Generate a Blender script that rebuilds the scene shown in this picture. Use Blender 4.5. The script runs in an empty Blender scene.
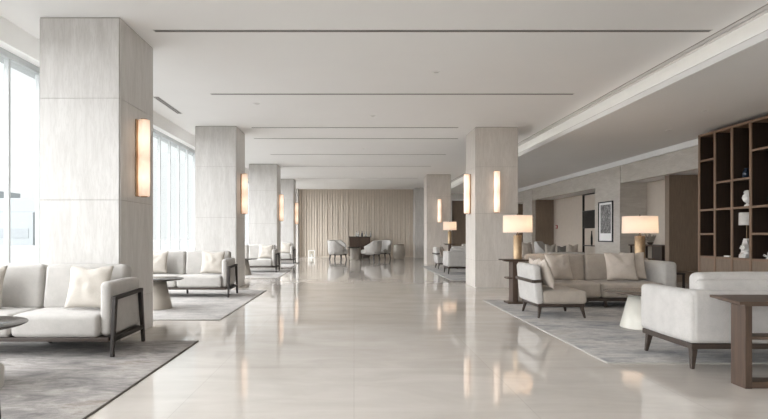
import bpy, bmesh, math, random
from mathutils import Vector, Matrix, noise
random.seed(7)
PI = math.pi
C = bpy.context.scene.collection
R = math.radians

# ------------------------------------------------------------------ materials
def new_mat(name):
    m = bpy.data.materials.new(name); m.use_nodes = True
    nt = m.node_tree
    return m, nt, nt.nodes['Principled BSDF']

def ramp(nt, fac, stops):
    r = nt.nodes.new('ShaderNodeValToRGB')
    e = r.color_ramp.elements
    while len(e) < len(stops): e.new(0.5)
    for el, (p, c) in zip(e, stops):
        el.position = p; el.color = (*c, 1)
    nt.links.new(fac, r.inputs[0]); return r.outputs[0]

def coords(nt, scale=(1, 1, 1), rot=(0, 0, 0), kind='Object'):
    t = nt.nodes.new('ShaderNodeTexCoord'); mp = nt.nodes.new('ShaderNodeMapping')
    mp.inputs['Scale'].default_value = scale; mp.inputs['Rotation'].default_value = rot
    nt.links.new(t.outputs[kind], mp.inputs[0]); return mp.outputs[0]

def noise_tex(nt, vec, scale, detail=4, rough=0.55, dist=0.0):
    n = nt.nodes.new('ShaderNodeTexNoise')
    n.inputs['Scale'].default_value = scale; n.inputs['Detail'].default_value = detail
    n.inputs['Roughness'].default_value = rough; n.inputs['Distortion'].default_value = dist
    nt.links.new(vec, n.inputs['Vector']); return n.outputs['Fac']

def bump(nt, b, h, strength, dist=0.01):
    n = nt.nodes.new('ShaderNodeBump'); n.inputs['Strength'].default_value = strength
    n.inputs['Distance'].default_value = dist
    nt.links.new(h, n.inputs['Height']); nt.links.new(n.outputs[0], b.inputs['Normal'])

def mixc(nt, a, b, fac, mode='MIX'):
    n = nt.nodes.new('ShaderNodeMix'); n.data_type = 'RGBA'; n.blend_type = mode
    def put(s, v):
        if isinstance(v, (tuple, list)): s.default_value = (*v, 1)
        elif isinstance(v, float): s.default_value = v
        else: nt.links.new(v, s)
    put(n.inputs[0], fac); put(n.inputs[6], a); put(n.inputs[7], b)
    return n.outputs[2]

def plain(name, col, rough=0.6, metal=0.0, var=0.06, scale=6.0):
    m, nt, b = new_mat(name)
    f = noise_tex(nt, coords(nt), scale)
    lo = tuple(c * (1 - var) for c in col); hi = tuple(min(1, c * (1 + var)) for c in col)
    nt.links.new(ramp(nt, f, [(0.3, lo), (0.7, hi)]), b.inputs['Base Color'])
    b.inputs['Roughness'].default_value = rough; b.inputs['Metallic'].default_value = metal
    return m

def fabric(name, col, var=0.07, weave=260):
    m, nt, b = new_mat(name)
    v = coords(nt)
    f = noise_tex(nt, v, 9, 5); w = noise_tex(nt, v, weave, 2)
    base = ramp(nt, f, [(0.3, tuple(c * (1 - var) for c in col)), (0.7, tuple(min(1, c * (1 + var)) for c in col))])
    thr = ramp(nt, w, [(0.35, (0.82, 0.82, 0.82)), (0.65, (1, 1, 1))])
    nt.links.new(mixc(nt, base, thr, 1.0, 'MULTIPLY'), b.inputs['Base Color'])
    b.inputs['Roughness'].default_value = 0.95
    b.inputs['Sheen Weight'].default_value = 0.15
    bump(nt, b, w, 0.25, 0.004)
    return m

def wood(name, dark, light, axis='Z', scale=1.0, rough=0.45):
    m, nt, b = new_mat(name)
    s = {'X': (0.8, 12, 12), 'Y': (12, 0.8, 12), 'Z': (12, 12, 0.8)}[axis]
    v = coords(nt, tuple(k * scale for k in s))
    f = noise_tex(nt, v, 3.0, 6, 0.6, 0.6)
    nt.links.new(ramp(nt, f, [(0.3, dark), (0.7, light)]), b.inputs['Base Color'])
    b.inputs['Roughness'].default_value = rough
    bump(nt, b, f, 0.12, 0.003)
    return m

def stone(name, lo, hi, vein, rough=0.35, axis='Z'):
    m, nt, b = new_mat(name)
    v = coords(nt, (3.2, 3.2, 0.75) if axis == 'Z' else (0.9, 0.9, 3.2))
    f = noise_tex(nt, v, 1.6, 7, 0.62, 0.9)
    f2 = noise_tex(nt, coords(nt, (9, 9, 0.9) if axis == 'Z' else (0.9, 0.9, 9)), 2.0, 8, 0.68, 0.35)
    base = ramp(nt, f, [(0.28, lo), (0.72, hi)])
    mask = ramp(nt, f2, [(0.44, (0, 0, 0)), (0.5, (1, 1, 1)), (0.54, (0, 0, 0))])
    nt2 = nt.nodes.new('ShaderNodeMath'); nt2.operation = 'MULTIPLY'; nt2.inputs[1].default_value = 0.32
    nt.links.new(mask, nt2.inputs[0])
    nt.links.new(mixc(nt, base, vein, nt2.outputs[0]), b.inputs['Base Color'])
    b.inputs['Roughness'].default_value = rough
    bump(nt, b, f2, 0.03, 0.003)
    return m

def emit(name, col, strength, base=(0.9, 0.85, 0.8)):
    m, nt, b = new_mat(name)
    f = noise_tex(nt, coords(nt), 30)
    nt.links.new(ramp(nt, f, [(0.3, tuple(c * .97 for c in base)), (0.7, base)]), b.inputs['Base Color'])
    b.inputs['Emission Color'].default_value = (*col, 1); b.inputs['Emission Strength'].default_value = strength
    b.inputs['Roughness'].default_value = 0.6
    return m

def make_rug(name, cols, scale=1.0):
    m, nt, b = new_mat(name)
    v = coords(nt, (1.0, 2.2, 1)); v2 = coords(nt, (3, 14, 3))
    a = noise_tex(nt, v, 1.3 * scale, 9, 0.72, 0.6); d = noise_tex(nt, v2, 1.6 * scale, 7, 0.8, 0.4)
    a2 = noise_tex(nt, coords(nt, (1, 1.6, 1), (0, 0, 0.3)), 4.5, 8, 0.75, 0.8)
    p = noise_tex(nt, coords(nt), 220, 2)
    base = ramp(nt, a, [(0.36, cols[0]), (0.47, cols[1]), (0.56, cols[2]), (0.68, cols[3])])
    st = ramp(nt, d, [(0.40, (0.74, 0.74, 0.75)), (0.56, (1, 1, 1))])
    bl = ramp(nt, a2, [(0.38, (0.70, 0.70, 0.72)), (0.56, (1, 1, 1))])
    c = mixc(nt, mixc(nt, base, st, 0.8, 'MULTIPLY'), bl, 0.7, 'MULTIPLY')
    pile = ramp(nt, p, [(0.3, (0.78, 0.78, 0.78)), (0.7, (1, 1, 1))])
    nt.links.new(mixc(nt, c, pile, 1.0, 'MULTIPLY'), b.inputs['Base Color'])
    b.inputs['Roughness'].default_value = 1.0
    bump(nt, b, p, 0.4, 0.006)
    return m

M = {}
M['column'] = stone('pale_travertine', (0.53, 0.51, 0.485), (0.65, 0.632, 0.608), (0.42, 0.395, 0.365))
M['column_sconce_lit'] = stone('sconce_lit_travertine', (0.57, 0.53, 0.485), (0.69, 0.65, 0.605), (0.47, 0.425, 0.38))  # same travertine, with the warm light of the sconces put into the colour
M['stone_band'] = stone('travertine_band', (0.50, 0.46, 0.41), (0.64, 0.60, 0.545), (0.42, 0.375, 0.325), axis='X')
M['joint'] = plain('stone_joint', (0.36, 0.33, 0.30), 0.8)
M['ceiling'] = plain('ceiling_paint', (0.88, 0.872, 0.86), 0.9, var=0.01, scale=1)
M['white_trim'] = plain('white_trim', (0.90, 0.895, 0.88), 0.6, var=0.01)
M['beige_wall'] = plain('beige_wallcovering', (0.56, 0.49, 0.42), 0.8, var=0.03)
M['brown_wall'] = wood('brown_wall_panel', (0.17, 0.125, 0.09), (0.235, 0.178, 0.132), 'Z', 1.6, 0.55)
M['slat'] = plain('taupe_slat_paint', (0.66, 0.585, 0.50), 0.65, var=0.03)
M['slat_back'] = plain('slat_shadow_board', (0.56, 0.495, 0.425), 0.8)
M['taupe_sofa'] = fabric('taupe_fabric', (0.43, 0.375, 0.32))
M['grey_fabric'] = fabric('light_grey_fabric', (0.48, 0.458, 0.432))
M['white_fabric'] = fabric('off_white_fabric', (0.51, 0.488, 0.465))
M['cream_pillow'] = fabric('cream_linen', (0.54, 0.498, 0.445))
M['beige_pillow'] = fabric('beige_linen', (0.57, 0.50, 0.435))
M['grey_pillow'] = fabric('grey_linen', (0.23, 0.215, 0.20))
M['dark_wood'] = wood('dark_wood', (0.028, 0.019, 0.014), (0.055, 0.037, 0.027), 'X')
M['black_frame'] = plain('dark_bronze_wood', (0.024, 0.018, 0.015), 0.6)
M['walnut'] = wood('walnut', (0.045, 0.027, 0.018), (0.085, 0.052, 0.034), 'Z', 1.0, 0.58)
M['walnut_x'] = wood('walnut_along', (0.055, 0.034, 0.023), (0.10, 0.064, 0.043), 'X')
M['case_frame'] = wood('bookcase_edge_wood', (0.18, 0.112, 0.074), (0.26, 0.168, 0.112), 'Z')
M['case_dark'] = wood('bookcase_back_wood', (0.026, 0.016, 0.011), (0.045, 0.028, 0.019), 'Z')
M['dark_top'] = plain('dark_tabletop', (0.05, 0.043, 0.038), 0.16, var=0.15)
M['brown_top'] = plain('brown_tabletop', (0.10, 0.078, 0.062), 0.25, var=0.12)
M['taupe_base'] = plain('taupe_lacquer', (0.40, 0.36, 0.31), 0.45)
M['cream_base'] = plain('cream_lacquer', (0.62, 0.595, 0.53), 0.35)
M['brass'] = plain('aged_brass', (0.40, 0.285, 0.175), 0.42, 0.7, var=0.2, scale=14)
M['metal'] = plain('dark_metal', (0.12, 0.10, 0.085), 0.35, 0.9)
M['mullion'] = plain('pale_green_grey_aluminium', (0.48, 0.50, 0.50), 0.5, 0.0)
M['white_ceramic'] = plain('white_ceramic', (0.78, 0.76, 0.73), 0.5)
M['blue_glaze'] = plain('blue_black_glaze', (0.02, 0.03, 0.05), 0.25)
M['leaf'] = plain('dark_leaf', (0.025, 0.05, 0.035), 0.5, var=0.4)
M['black'] = plain('matte_black', (0.012, 0.012, 0.012), 0.4)
M['red'] = plain('red_plastic', (0.35, 0.03, 0.02), 0.4)
M['edge'] = plain('rug_binding', (0.13, 0.115, 0.10), 0.95)
M['edge_light'] = plain('rug_binding_light', (0.40, 0.38, 0.35), 0.95)
M['slot_dark'] = plain('slot_shadow_black', (0.09, 0.086, 0.082), 0.7)
M['slot_flange'] = plain('slot_flange', (0.62, 0.60, 0.58), 0.6)
M['rug_near'] = make_rug('distressed_grey_rug', [(0.25, 0.235, 0.23), (0.38, 0.355, 0.335), (0.50, 0.465, 0.435), (0.34, 0.295, 0.255)])
M['rug_pale'] = make_rug('pale_rug', [(0.46, 0.435, 0.41), (0.53, 0.505, 0.48), (0.60, 0.57, 0.54), (0.52, 0.485, 0.45)])
M['rug_blue'] = make_rug('blue_grey_rug', [(0.40, 0.40, 0.42), (0.58, 0.57, 0.56), (0.72, 0.695, 0.665), (0.57, 0.535, 0.495)])
M['strip'] = emit('cove_light_strip', (1.0, 0.97, 0.92), 3.2)
M['bulb_dot'] = emit('downlight_lens', (1.0, 0.93, 0.85), 1.2)
M['concrete'] = plain('hazed_facade', (0.36, 0.38, 0.39), 0.9)
M['pale_glass'] = plain('hazy_glazing', (0.30, 0.32, 0.33), 0.6)
M['paving'] = plain('pale_paving', (0.30, 0.30, 0.30), 0.9)

# sconce glass: two lamps behind one frosted tube
def sconce_mat():
    m, nt, b = new_mat('frosted_sconce_glass')
    t = nt.nodes.new('ShaderNodeTexCoord'); s = nt.nodes.new('ShaderNodeSeparateXYZ')
    nt.links.new(t.outputs['Generated'], s.inputs[0])
    col = ramp(nt, s.outputs['Z'], [(0.0, (0.92, 0.58, 0.40)), (0.24, (1, 0.76, 0.56)), (0.5, (0.97, 0.62, 0.43)), (0.76, (1, 0.76, 0.56)), (1.0, (0.92, 0.58, 0.40))])
    st = ramp(nt, s.outputs['Z'], [(0.0, (0.45,) * 3), (0.24, (1,) * 3), (0.5, (0.6,) * 3), (0.76, (1,) * 3), (1.0, (0.45,) * 3)])
    mu = nt.nodes.new('ShaderNodeMath'); mu.operation = 'MULTIPLY'; mu.inputs[1].default_value = 1.05
    nt.links.new(st, mu.inputs[0])
    nt.links.new(col, b.inputs['Emission Color']); nt.links.new(mu.outputs[0], b.inputs['Emission Strength'])
    b.inputs['Base Color'].default_value = (0.9, 0.8, 0.7, 1); b.inputs['Roughness'].default_value = 0.4
    return m
M['sconce'] = sconce_mat()

def shade_mat():
    m, nt, b = new_mat('linen_lamp_shade')
    nt.nodes.remove(b)
    out = nt.nodes['Material Output']
    w = noise_tex(nt, coords(nt, (1, 1, 6)), 90, 2)
    col = ramp(nt, w, [(0.3, (0.80, 0.72, 0.63)), (0.7, (0.88, 0.80, 0.71))])
    d = nt.nodes.new('ShaderNodeBsdfDiffuse'); tr = nt.nodes.new('ShaderNodeBsdfTranslucent')
    nt.links.new(col, d.inputs[0]); nt.links.new(col, tr.inputs[0])
    mx = nt.nodes.new('ShaderNodeMixShader'); mx.inputs[0].default_value = 0.5
    nt.links.new(d.outputs[0], mx.inputs[1]); nt.links.new(tr.outputs[0], mx.inputs[2])
    e = nt.nodes.new('ShaderNodeEmission'); e.inputs[0].default_value = (1, 0.82, 0.68, 1); e.inputs[1].default_value = 0.20
    ad = nt.nodes.new('ShaderNodeAddShader')
    nt.links.new(mx.outputs[0], ad.inputs[0]); nt.links.new(e.outputs[0], ad.inputs[1])
    nt.links.new(ad.outputs[0], out.inputs[0])
    return m
M['shade'] = shade_mat()
M['unlit_shade'] = fabric('unlit_white_shade', (0.72, 0.69, 0.65))

def glass_mat():
    m, nt, b = new_mat('window_glass')
    nt.nodes.remove(b); out = nt.nodes['Material Output']
    tr = nt.nodes.new('ShaderNodeBsdfTransparent'); tr.inputs[0].default_value = (0.965, 0.975, 0.97, 1)
    g = nt.nodes.new('ShaderNodeBsdfGlossy'); g.inputs['Roughness'].default_value = 0.02
    lw = nt.nodes.new('ShaderNodeLayerWeight'); lw.inputs[0].default_value = 0.12
    mu = nt.nodes.new('ShaderNodeMath'); mu.operation = 'MULTIPLY'; mu.inputs[1].default_value = 0.12
    nt.links.new(lw.outputs['Fresnel'], mu.inputs[0])
    mx = nt.nodes.new('ShaderNodeMixShader')
    nt.links.new(mu.outputs[0], mx.inputs[0]); nt.links.new(tr.outputs[0], mx.inputs[1]); nt.links.new(g.outputs[0], mx.inputs[2])
    nt.links.new(mx.outputs[0], out.inputs[0]); return m
M['glass'] = glass_mat()

def clear_glass():
    m, nt, b = new_mat('clear_bottle_glass')
    f = noise_tex(nt, coords(nt), 40)
    nt.links.new(ramp(nt, f, [(0.3, (0.80, 0.80, 0.78)), (0.7, (0.9, 0.9, 0.88))]), b.inputs['Base Color'])
    b.inputs['Transmission Weight'].default_value = 0.55; b.inputs['Roughness'].default_value = 0.1
    return m
M['bottle'] = clear_glass()

def floor_mat():
    m, nt, b = new_mat('polished_cream_marble')
    v = coords(nt, (0.9, 2.4, 1))
    f = noise_tex(nt, v, 1.1, 7, 0.6, 0.6)
    base = ramp(nt, f, [(0.3, (0.57, 0.53, 0.485)), (0.7, (0.68, 0.64, 0.595))])
    br = nt.nodes.new('ShaderNodeTexBrick'); br.offset = 0.0
    br.inputs['Color1'].default_value = (1, 1, 1, 1); br.inputs['Color2'].default_value = (0.955, 0.95, 0.945, 1)
    br.inputs['Mortar'].default_value = (0.86, 0.85, 0.84, 1)
    br.inputs['Scale'].default_value = 1.0; br.inputs['Mortar Size'].default_value = 0.003
    br.inputs['Mortar Smooth'].default_value = 0.3
    br.inputs['Brick Width'].default_value = 1.2; br.inputs['Row Height'].default_value = 1.2
    nt.links.new(coords(nt), br.inputs['Vector'])
    nt.links.new(mixc(nt, base, br.outputs['Color'], 1.0, 'MULTIPLY'), b.inputs['Base Color'])
    b.inputs['Roughness'].default_value = 0.09
    b.inputs['IOR'].default_value = 1.6
    rr = noise_tex(nt, coords(nt), 3.0, 3)
    r2 = nt.nodes.new('ShaderNodeMapRange'); r2.inputs[3].default_value = 0.035; r2.inputs[4].default_value = 0.085
    nt.links.new(rr, r2.inputs[0]); nt.links.new(r2.outputs[0], b.inputs['Roughness'])
    return m
M['floor'] = floor_mat()

def art_mat():
    m, nt, b = new_mat('ink_art_print')
    f = noise_tex(nt, coords(nt, (1, 3.0, 2.0)), 5, 8, 0.8, 1.5)
    nt.links.new(ramp(nt, f, [(0.42, (0.03, 0.03, 0.035)), (0.58, (0.42, 0.41, 0.40))]), b.inputs['Base Color'])
    b.inputs['Roughness'].default_value = 0.4
    return m
M['art'] = art_mat()

# ------------------------------------------------------------------ mesh builder
class MB:
    def __init__(self): self.bm = bmesh.new(); self.mats = []
    def mi(self, m):
        if m is None: return 0
        if m not in self.mats: self.mats.append(m)
        return self.mats.index(m)
    def _set(self, faces, m, smooth):
        k = self.mi(m)
        for f in faces: f.material_index = k; f.smooth = smooth
    def box(self, x0, x1, y0, y1, z0, z1, bev=0.0, m=None, seg=2, mat=None):
        r = bmesh.ops.create_cube(self.bm, size=1.0)
        vs = r['verts']
        for v in vs:
            v.co = Vector(((x0 + x1) / 2 + v.co.x * (x1 - x0), (y0 + y1) / 2 + v.co.y * (y1 - y0), (z0 + z1) / 2 + v.co.z * (z1 - z0)))
        fs = list({f for v in vs for f in v.link_faces})
        if bev > 0:
            es = list({e for v in vs for e in v.link_edges})
            rb = bmesh.ops.bevel(self.bm, geom=es, offset=bev, segments=seg, affect='EDGES', profile=0.5)
            fs = list({f for v in rb['verts'] for f in v.link_faces})
            vs = list({v for f in fs for v in f.verts})
        if mat is not None: bmesh.ops.transform(self.bm, matrix=mat, verts=vs)
        self._set(fs, m, False)
        return self
    def rbox(self, x0, x1, y0, y1, z0, z1, r=0.05, puff=(0, 0, 0), wob=0.0, m=None, mat=None, fine=5, seed=0.0):
        c = Vector(((x0 + x1) / 2, (y0 + y1) / 2, (z0 + z1) / 2)); h = Vector(((x1 - x0) / 2, (y1 - y0) / 2, (z1 - z0) / 2))
        r = min(r, min(h) * 0.999)
        def samples(hh):
            k = 4; inner = hh - r
            s = [-hh + r * (1 - math.cos(i / k * PI / 2)) if False else -hh + r * i / k for i in range(k)]
            n = max(1, min(12, int(round(2 * inner / 0.09)))) if inner > 1e-4 else 1
            mid = [-inner + 2 * inner * i / n for i in range(n + 1)]
            return s + mid + [-a for a in reversed(s)]
        S = [samples(h[i]) for i in range(3)]
        cache = {}
        def vert(p):
            key = (round(p[0], 5), round(p[1], 5), round(p[2], 5))
            if key in cache: return cache[key]
            p = Vector(p)
            q = Vector([max(-(h[i] - r), min(h[i] - r, p[i])) for i in range(3)])
            d = p - q
            if d.length > 1e-9: d.normalize()
            o = q + d * r
            u = [o[i] / h[i] for i in range(3)]
            for i in range(3):
                if puff[i]:
                    a, b2 = (i + 1) % 3, (i + 2) % 3
                    o[i] += u[i] * puff[i] * (1 - u[a] ** 2) * (1 - u[b2] ** 2)
            if wob:
                n = noise.noise(Vector((o.x * 4 + seed, o.y * 4 + seed * 1.7, o.z * 4)))
                o += d * n * wob
            co = c + o
            if mat is not None: co = mat @ co
            v = self.bm.verts.new(co); cache[key] = v; return v
        fs = []
        for ax in range(3):
            a, b2 = (ax + 1) % 3, (ax + 2) % 3
            for sgn in (-1, 1):
                for i in range(len(S[a]) - 1):
                    for j in range(len(S[b2]) - 1):
                        quad = []
                        for (ii, jj) in ((i, j), (i + 1, j), (i + 1, j + 1), (i, j + 1)):
                            p = [0, 0, 0]; p[ax] = sgn * h[ax]; p[a] = S[a][ii]; p[b2] = S[b2][jj]
                            quad.append(vert(p))
                        if sgn < 0: quad.reverse()
                        if len(set(quad)) == 4:
                            try: fs.append(self.bm.faces.new(quad))
                            except ValueError: pass
        self._set(fs, m, True)
        return self
    def lathe(self, prof, cx=0, cy=0, seg=32, m=None, cap=True, smooth=True, mat=None):
        rings = []
        for (r, z) in prof:
            ring = []
            for i in range(seg):
                a = 2 * PI * i / seg
                co = Vector((cx + r * math.cos(a), cy + r * math.sin(a), z))
                if mat is not None: co = mat @ co
                ring.append(self.bm.verts.new(co))
            rings.append(ring)
        fs = []
        for k in range(len(rings) - 1):
            for i in range(seg):
                j = (i + 1) % seg
                fs.append(self.bm.faces.new((rings[k][i], rings[k][j], rings[k + 1][j], rings[k + 1][i])))
        self._set(fs, m, smooth)
        if cap:
            cf = []
            if prof[0][0] > 1e-6: cf.append(self.bm.faces.new(list(reversed(rings[0]))))
            if prof[-1][0] > 1e-6: cf.append(self.bm.faces.new(rings[-1]))
            self._set(cf, m, False)
        return self
    def bar(self, p, q, w0, d0, w1=None, d1=None, m=None, bev=0.004, up=None):
        """a squared bar from p to q, section w (first side axis) by d"""
        p, q = Vector(p), Vector(q); w1 = w0 if w1 is None else w1; d1 = d0 if d1 is None else d1
        t = (q - p).normalized()
        ref = Vector(up) if up else (Vector((1, 0, 0)) if abs(t.x) < 0.9 else Vector((0, 0, 1)))
        a = (ref - t * ref.dot(t)).normalized(); b2 = t.cross(a)
        if t.z > 0.9: a, b2 = Vector((1, 0, 0)), Vector((0, 1, 0))
        vs = []
        for (o, w, d) in ((p, w0, d0), (q, w1, d1)):
            for (sa, sb) in ((-1, -1), (1, -1), (1, 1), (-1, 1)):
                vs.append(self.bm.verts.new(o + a * sa * w / 2 + b2 * sb * d / 2))
        idx = [(3, 2, 1, 0), (4, 5, 6, 7), (0, 1, 5, 4), (1, 2, 6, 5), (2, 3, 7, 6), (3, 0, 4, 7)]
        fs = [self.bm.faces.new([vs[i] for i in f]) for f in idx]
        if bev:
            es = list({e for v in vs for e in v.link_edges})
            rb = bmesh.ops.bevel(self.bm, geom=es, offset=bev, segments=2, affect='EDGES', profile=0.5)
            fs = list({f for v in rb['verts'] for f in v.link_faces})
        self._set(fs, m, False)
        return self
    def prism(self, pts, z0, z1, m=None):
        lo = [self.bm.verts.new((x, y, z0)) for x, y in pts]; hi = [self.bm.verts.new((x, y, z1)) for x, y in pts]
        n = len(pts); fs = [self.bm.faces.new(list(reversed(lo))), self.bm.faces.new(hi)]
        for i in range(n):
            j = (i + 1) % n
            fs.append(self.bm.faces.new((lo[i], lo[j], hi[j], hi[i])))
        self._set(fs, m, False); return self
    def build(self, name, mat, parent=None, loc=None, rotz=None):
        bmesh.ops.recalc_face_normals(self.bm, faces=self.bm.faces[:])
        me = bpy.data.meshes.new(name); self.bm.to_mesh(me); self.bm.free()
        if self.mats:
            for mm in self.mats: me.materials.append(mm if mm is not None else mat)
        else: me.materials.append(mat)
        o = bpy.data.objects.new(name, me); C.objects.link(o)
        if parent is not None: o.parent = parent
        if loc is not None: o.location = loc
        if rotz is not None: o.rotation_euler = (0, 0, rotz)
        return o

def tag(o, label, cat, group=None):
    o['label'] = label; o['category'] = cat
    if group: o['group'] = group
    return o
def thing(name, label, cat, loc=(0, 0, 0), rotz=0.0, group=None):
    o = bpy.data.objects.new(name, None); C.objects.link(o)
    o.empty_display_size = 0.2
    o.location = loc; o.rotation_euler = (0, 0, rotz)
    return tag(o, label, cat, group)
def struct(o):
    o['kind'] = 'structure'; return o
def dup(root, loc, rotz, label, group=None, scale=None):
    r = root.copy(); C.objects.link(r); r.location = loc; r.rotation_euler = (0, 0, rotz)
    r['label'] = label
    if group: r['group'] = group
    if scale: r.scale = scale
    for ch in [c for c in bpy.data.objects if c.parent == root]:
        c = ch.copy(); C.objects.link(c); c.parent = r
        for g in [x for x in bpy.data.objects if x.parent == ch]:
            d = g.copy(); C.objects.link(d); d.parent = c
    return r
def quick(name, mat, *boxes, bev=0.0):
    b = MB()
    for bx in boxes: b.box(*bx, bev=bev)
    return b.build(name, mat)

# ------------------------------------------------------------------ camera
H = 1.18
cam = bpy.data.cameras.new('camera'); co = bpy.data.objects.new('camera', cam); C.objects.link(co)
co.location = (0, 0, H); co.rotation_euler = (R(90), 0, 0)
cam.sensor_width = 36; cam.lens = 540 / 768 * 36
cam.shift_x = (384 - 354) / 768; cam.shift_y = (235 - 209.5) / 768
cam.clip_start = 0.05; cam.clip_end = 500
bpy.context.scene.camera = co

# ------------------------------------------------------------------ room shell
YB, YF = -6.0, 28.7      # behind the camera, far wall
CE, CR = 3.6, 3.3        # main ceiling, lower ceiling
XW, XC, XR = -4.45, 4.46, 7.6
struct(quick('floor', M['floor'], (-5.0, 9.4, YB - .2, YF + .4, -0.2, 0)))
struct(quick('ceiling', M['ceiling'], (-3.9, XC, YB, YF + .2, CE, CE + .25), (-4.7, -3.93, YB, YF + .2, 3.52, CE + .25)))
struct(quick('trim_1', M['white_trim'], (-3.93, -3.9, YB, YF, 3.33, CE + .1)))          # fascia in front of the window heads
# lower ceiling and its light cove
struct(quick('ceiling_lower', M['ceiling'], (XC + .02, 9.3, YB, YF + .2, CR, CR + .06)))
cv = MB(); cv.box(XC + .36, XC + .40, YB, YF, CR + .06, CE + .25); cv.box(XC, XC + .36, YB, YF, CE + .2, CE + .25)
struct(cv.build('trim_2', M['white_trim']))
struct(quick('trim_3', M['white_trim'], (XC - .005, XC + .02, YB, YF, CR, CR + .085)))
struct(quick('trim_4', M['slot_flange'], (XC - .12, XC, YB, YF, CE - .010, CE), (XC - .06, XC, YB, YF, CE - .022, CE - .010)))
struct(quick('trim_7', M['slot_flange'], (XC - .006, XC + .02, YB, YF, CR + .085, CR + .095)))
struct(quick('trim_6', M['joint'], (XC - .135, XC - .12, YB, YF, CE - .003, CE)))
tag(quick('cove_light_strip', M['strip'], (XC + .10, XC + .14, YB + 1, YF - .5, CR + .062, CR + .075)),
    'white linear light strip glowing inside the long ceiling cove', 'light')
struct(quick('wall_front', M['beige_wall'], (XC, 9.4, YB - .2, YB, 0, 3.9), (-5.0, XC, YB - .2, YB, 3.2, 3.9)))
f = MB(); f.box(-4.4, XC, YB - .14, YB - .06, 0, .1); f.box(-4.4, XC, YB - .14, YB - .06, 3.1, 3.2)
for i in range(8): f.box(-4.4 + i * 1.255 - .03, -4.4 + i * 1.255 + .03, YB - .16, YB - .04, .1, 3.1)
fo = struct(f.build('window_6', M['mullion']))  # unseen glazed front, added to light the surfaces facing the camera
go = MB().box(-4.4, XC, YB - .11, YB - .10, .1, 3.1).build('window_glass', M['glass'], fo); go['kind'] = 'structure'

# far wall: fluted taupe panel between two stone piers, plain stone beyond
fw = MB()
xa, xb = -2.92, 3.14
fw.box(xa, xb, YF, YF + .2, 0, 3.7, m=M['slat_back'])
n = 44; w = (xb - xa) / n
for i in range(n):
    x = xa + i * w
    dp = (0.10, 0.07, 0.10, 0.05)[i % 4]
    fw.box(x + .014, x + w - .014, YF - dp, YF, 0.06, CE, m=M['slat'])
struct(fw.build('wall_back', M['slat']))
struct(quick('baseboard_back', M['slat'], (xa, xb, YF - .105, YF, 0, .06)))
struct(quick('wall_back_side', M['column'], (-5.0, -3.3, YF - .2, YF + .2, 0, 3.7), (3.7, 5.05, YF - .9, YF - .7, 0, 3.9), (5.05, 5.95, YF - .9, YF - .7, 2.98, 3.9), (5.95, 9.4, YF - .9, YF - .7, 0, 3.9)))
d1 = struct(MB().box(5.06, 5.94, YF - .78, YF - .72, 0, 2.97, .005).box(5.5, 5.505, YF - .785, YF - .78, 0.02, 2.95).build('door_1', M['brown_wall']))
for (a, b_) in ((-3.32, -2.92), (3.14, 3.75)):
    pm = MB()
    for (z0, z1) in ((0, .55), (.556, 1.68), (1.686, 2.81), (2.816, CE)): pm.box(a, b_, YF - .9 if a > 0 else YF - .5, YF + .1, z0, z1, .004)
    struct(pm.build('wall_back_pier', M['column']))

# window wall
k0 = 6.93; st = .676
cols_y = [(YB, 6.4), (6.4, 12.4), (12.4, 18.8), (18.8, 23.7), (23.7, YF)]
bounds = [YB, k0 - .0 * st, k0 + 8 * st, k0 + 17 * st, k0 + 25 * st, YF - .2]
for wi in range(5):
    y0, y1 = bounds[wi], bounds[wi + 1]
    f = MB()
    f.box(XW - .06, XW + .06, y0, y1, 0, .10); f.box(XW - .05, XW + .05, y0, y1, 3.44, 3.53)
    ks = [k for k in range(-20, 40) if y0 - 1e-3 <= k0 + k * st < y1 - 1e-3]
    for k in ks:
        y = k0 + k * st
        f.box(XW - .03, XW + .03, y - .02, y + .02, .10, 3.44)
    fo = struct(f.build('window_%d' % (wi + 1), M['mullion']))
    g = MB(); g.box(XW - .012, XW + .0, y0, y1, .10, 3.44)
    go = g.build('window_glass', M['glass'], fo)
    go['kind'] = 'structure'
struct(quick('wall_left', M['mullion'], (-4.75, XW - .06, YB, YF, -0.2, .06), (-4.75, XW - .06, YB, YF, 3.5, 3.9)))

# right hand wall: stone piers and header with recesses behind
wr = MB()
for (y0, y1) in ((YB, 10.9), (15.43, 17.03), (23.05, 24.3), (26.3, YF - .7)):
    wr.box(XR, XR + .12, y0, y1, 0, CR)
hd = ((10.9, 15.43), (17.03, 23.05), (24.3, 26.3))
for (y0, y1) in hd: wr.box(XR + .02, XR + .14, y0, y1, 2.66, CR)
for (y0, y1) in ((15.43, 17.03), (23.05, 24.3)): wr.box(XR + .12, 8.6, y0, y1, 0, CR)
struct(wr.build('wall_right', M['stone_band']))
struct(quick('trim_5', M['white_trim'], (XR - .05, XR, 10.9, YF - .9, 3.16, CR), (XR, XR + .02, 10.9, YF - .9, 3.16, CR)))
struct(quick('ceiling_recess', M['ceiling'], (XR + .14, 8.9, 10.9, YF - .7, 2.68, 2.75)))
struct(quick('wall_recess', M['beige_wall'], (8.36, 8.5, 13.5, 15.43, 0, 2.7), (8.5, 8.64, 17.03, 23.05, 0, 2.7), (8.5, 8.64, 24.3, 26.3, 0, 2.7)))
struct(quick('wall_recess_side', M['brown_wall'], (XR + .14, 8.5, 22.98, 23.05, 0, 2.68), (XR + .14, 8.5, 26.2, 26.3, 0, 2.68)))
bp = MB(); bp.box(7.83, 9.2, 13.42, 13.6, .285, 2.67); bp.box(7.86, 9.2, 13.48, 13.6, 0, .27)
struct(bp.build('wall_panel_brown', M['brown_wall']))
struct(quick('wall_end', M['beige_wall'], (9.2, 9.4, YB, YF, 0, 3.9), (XR + .12, 9.3, 10.7, 10.9, 0, CR)))

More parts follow.
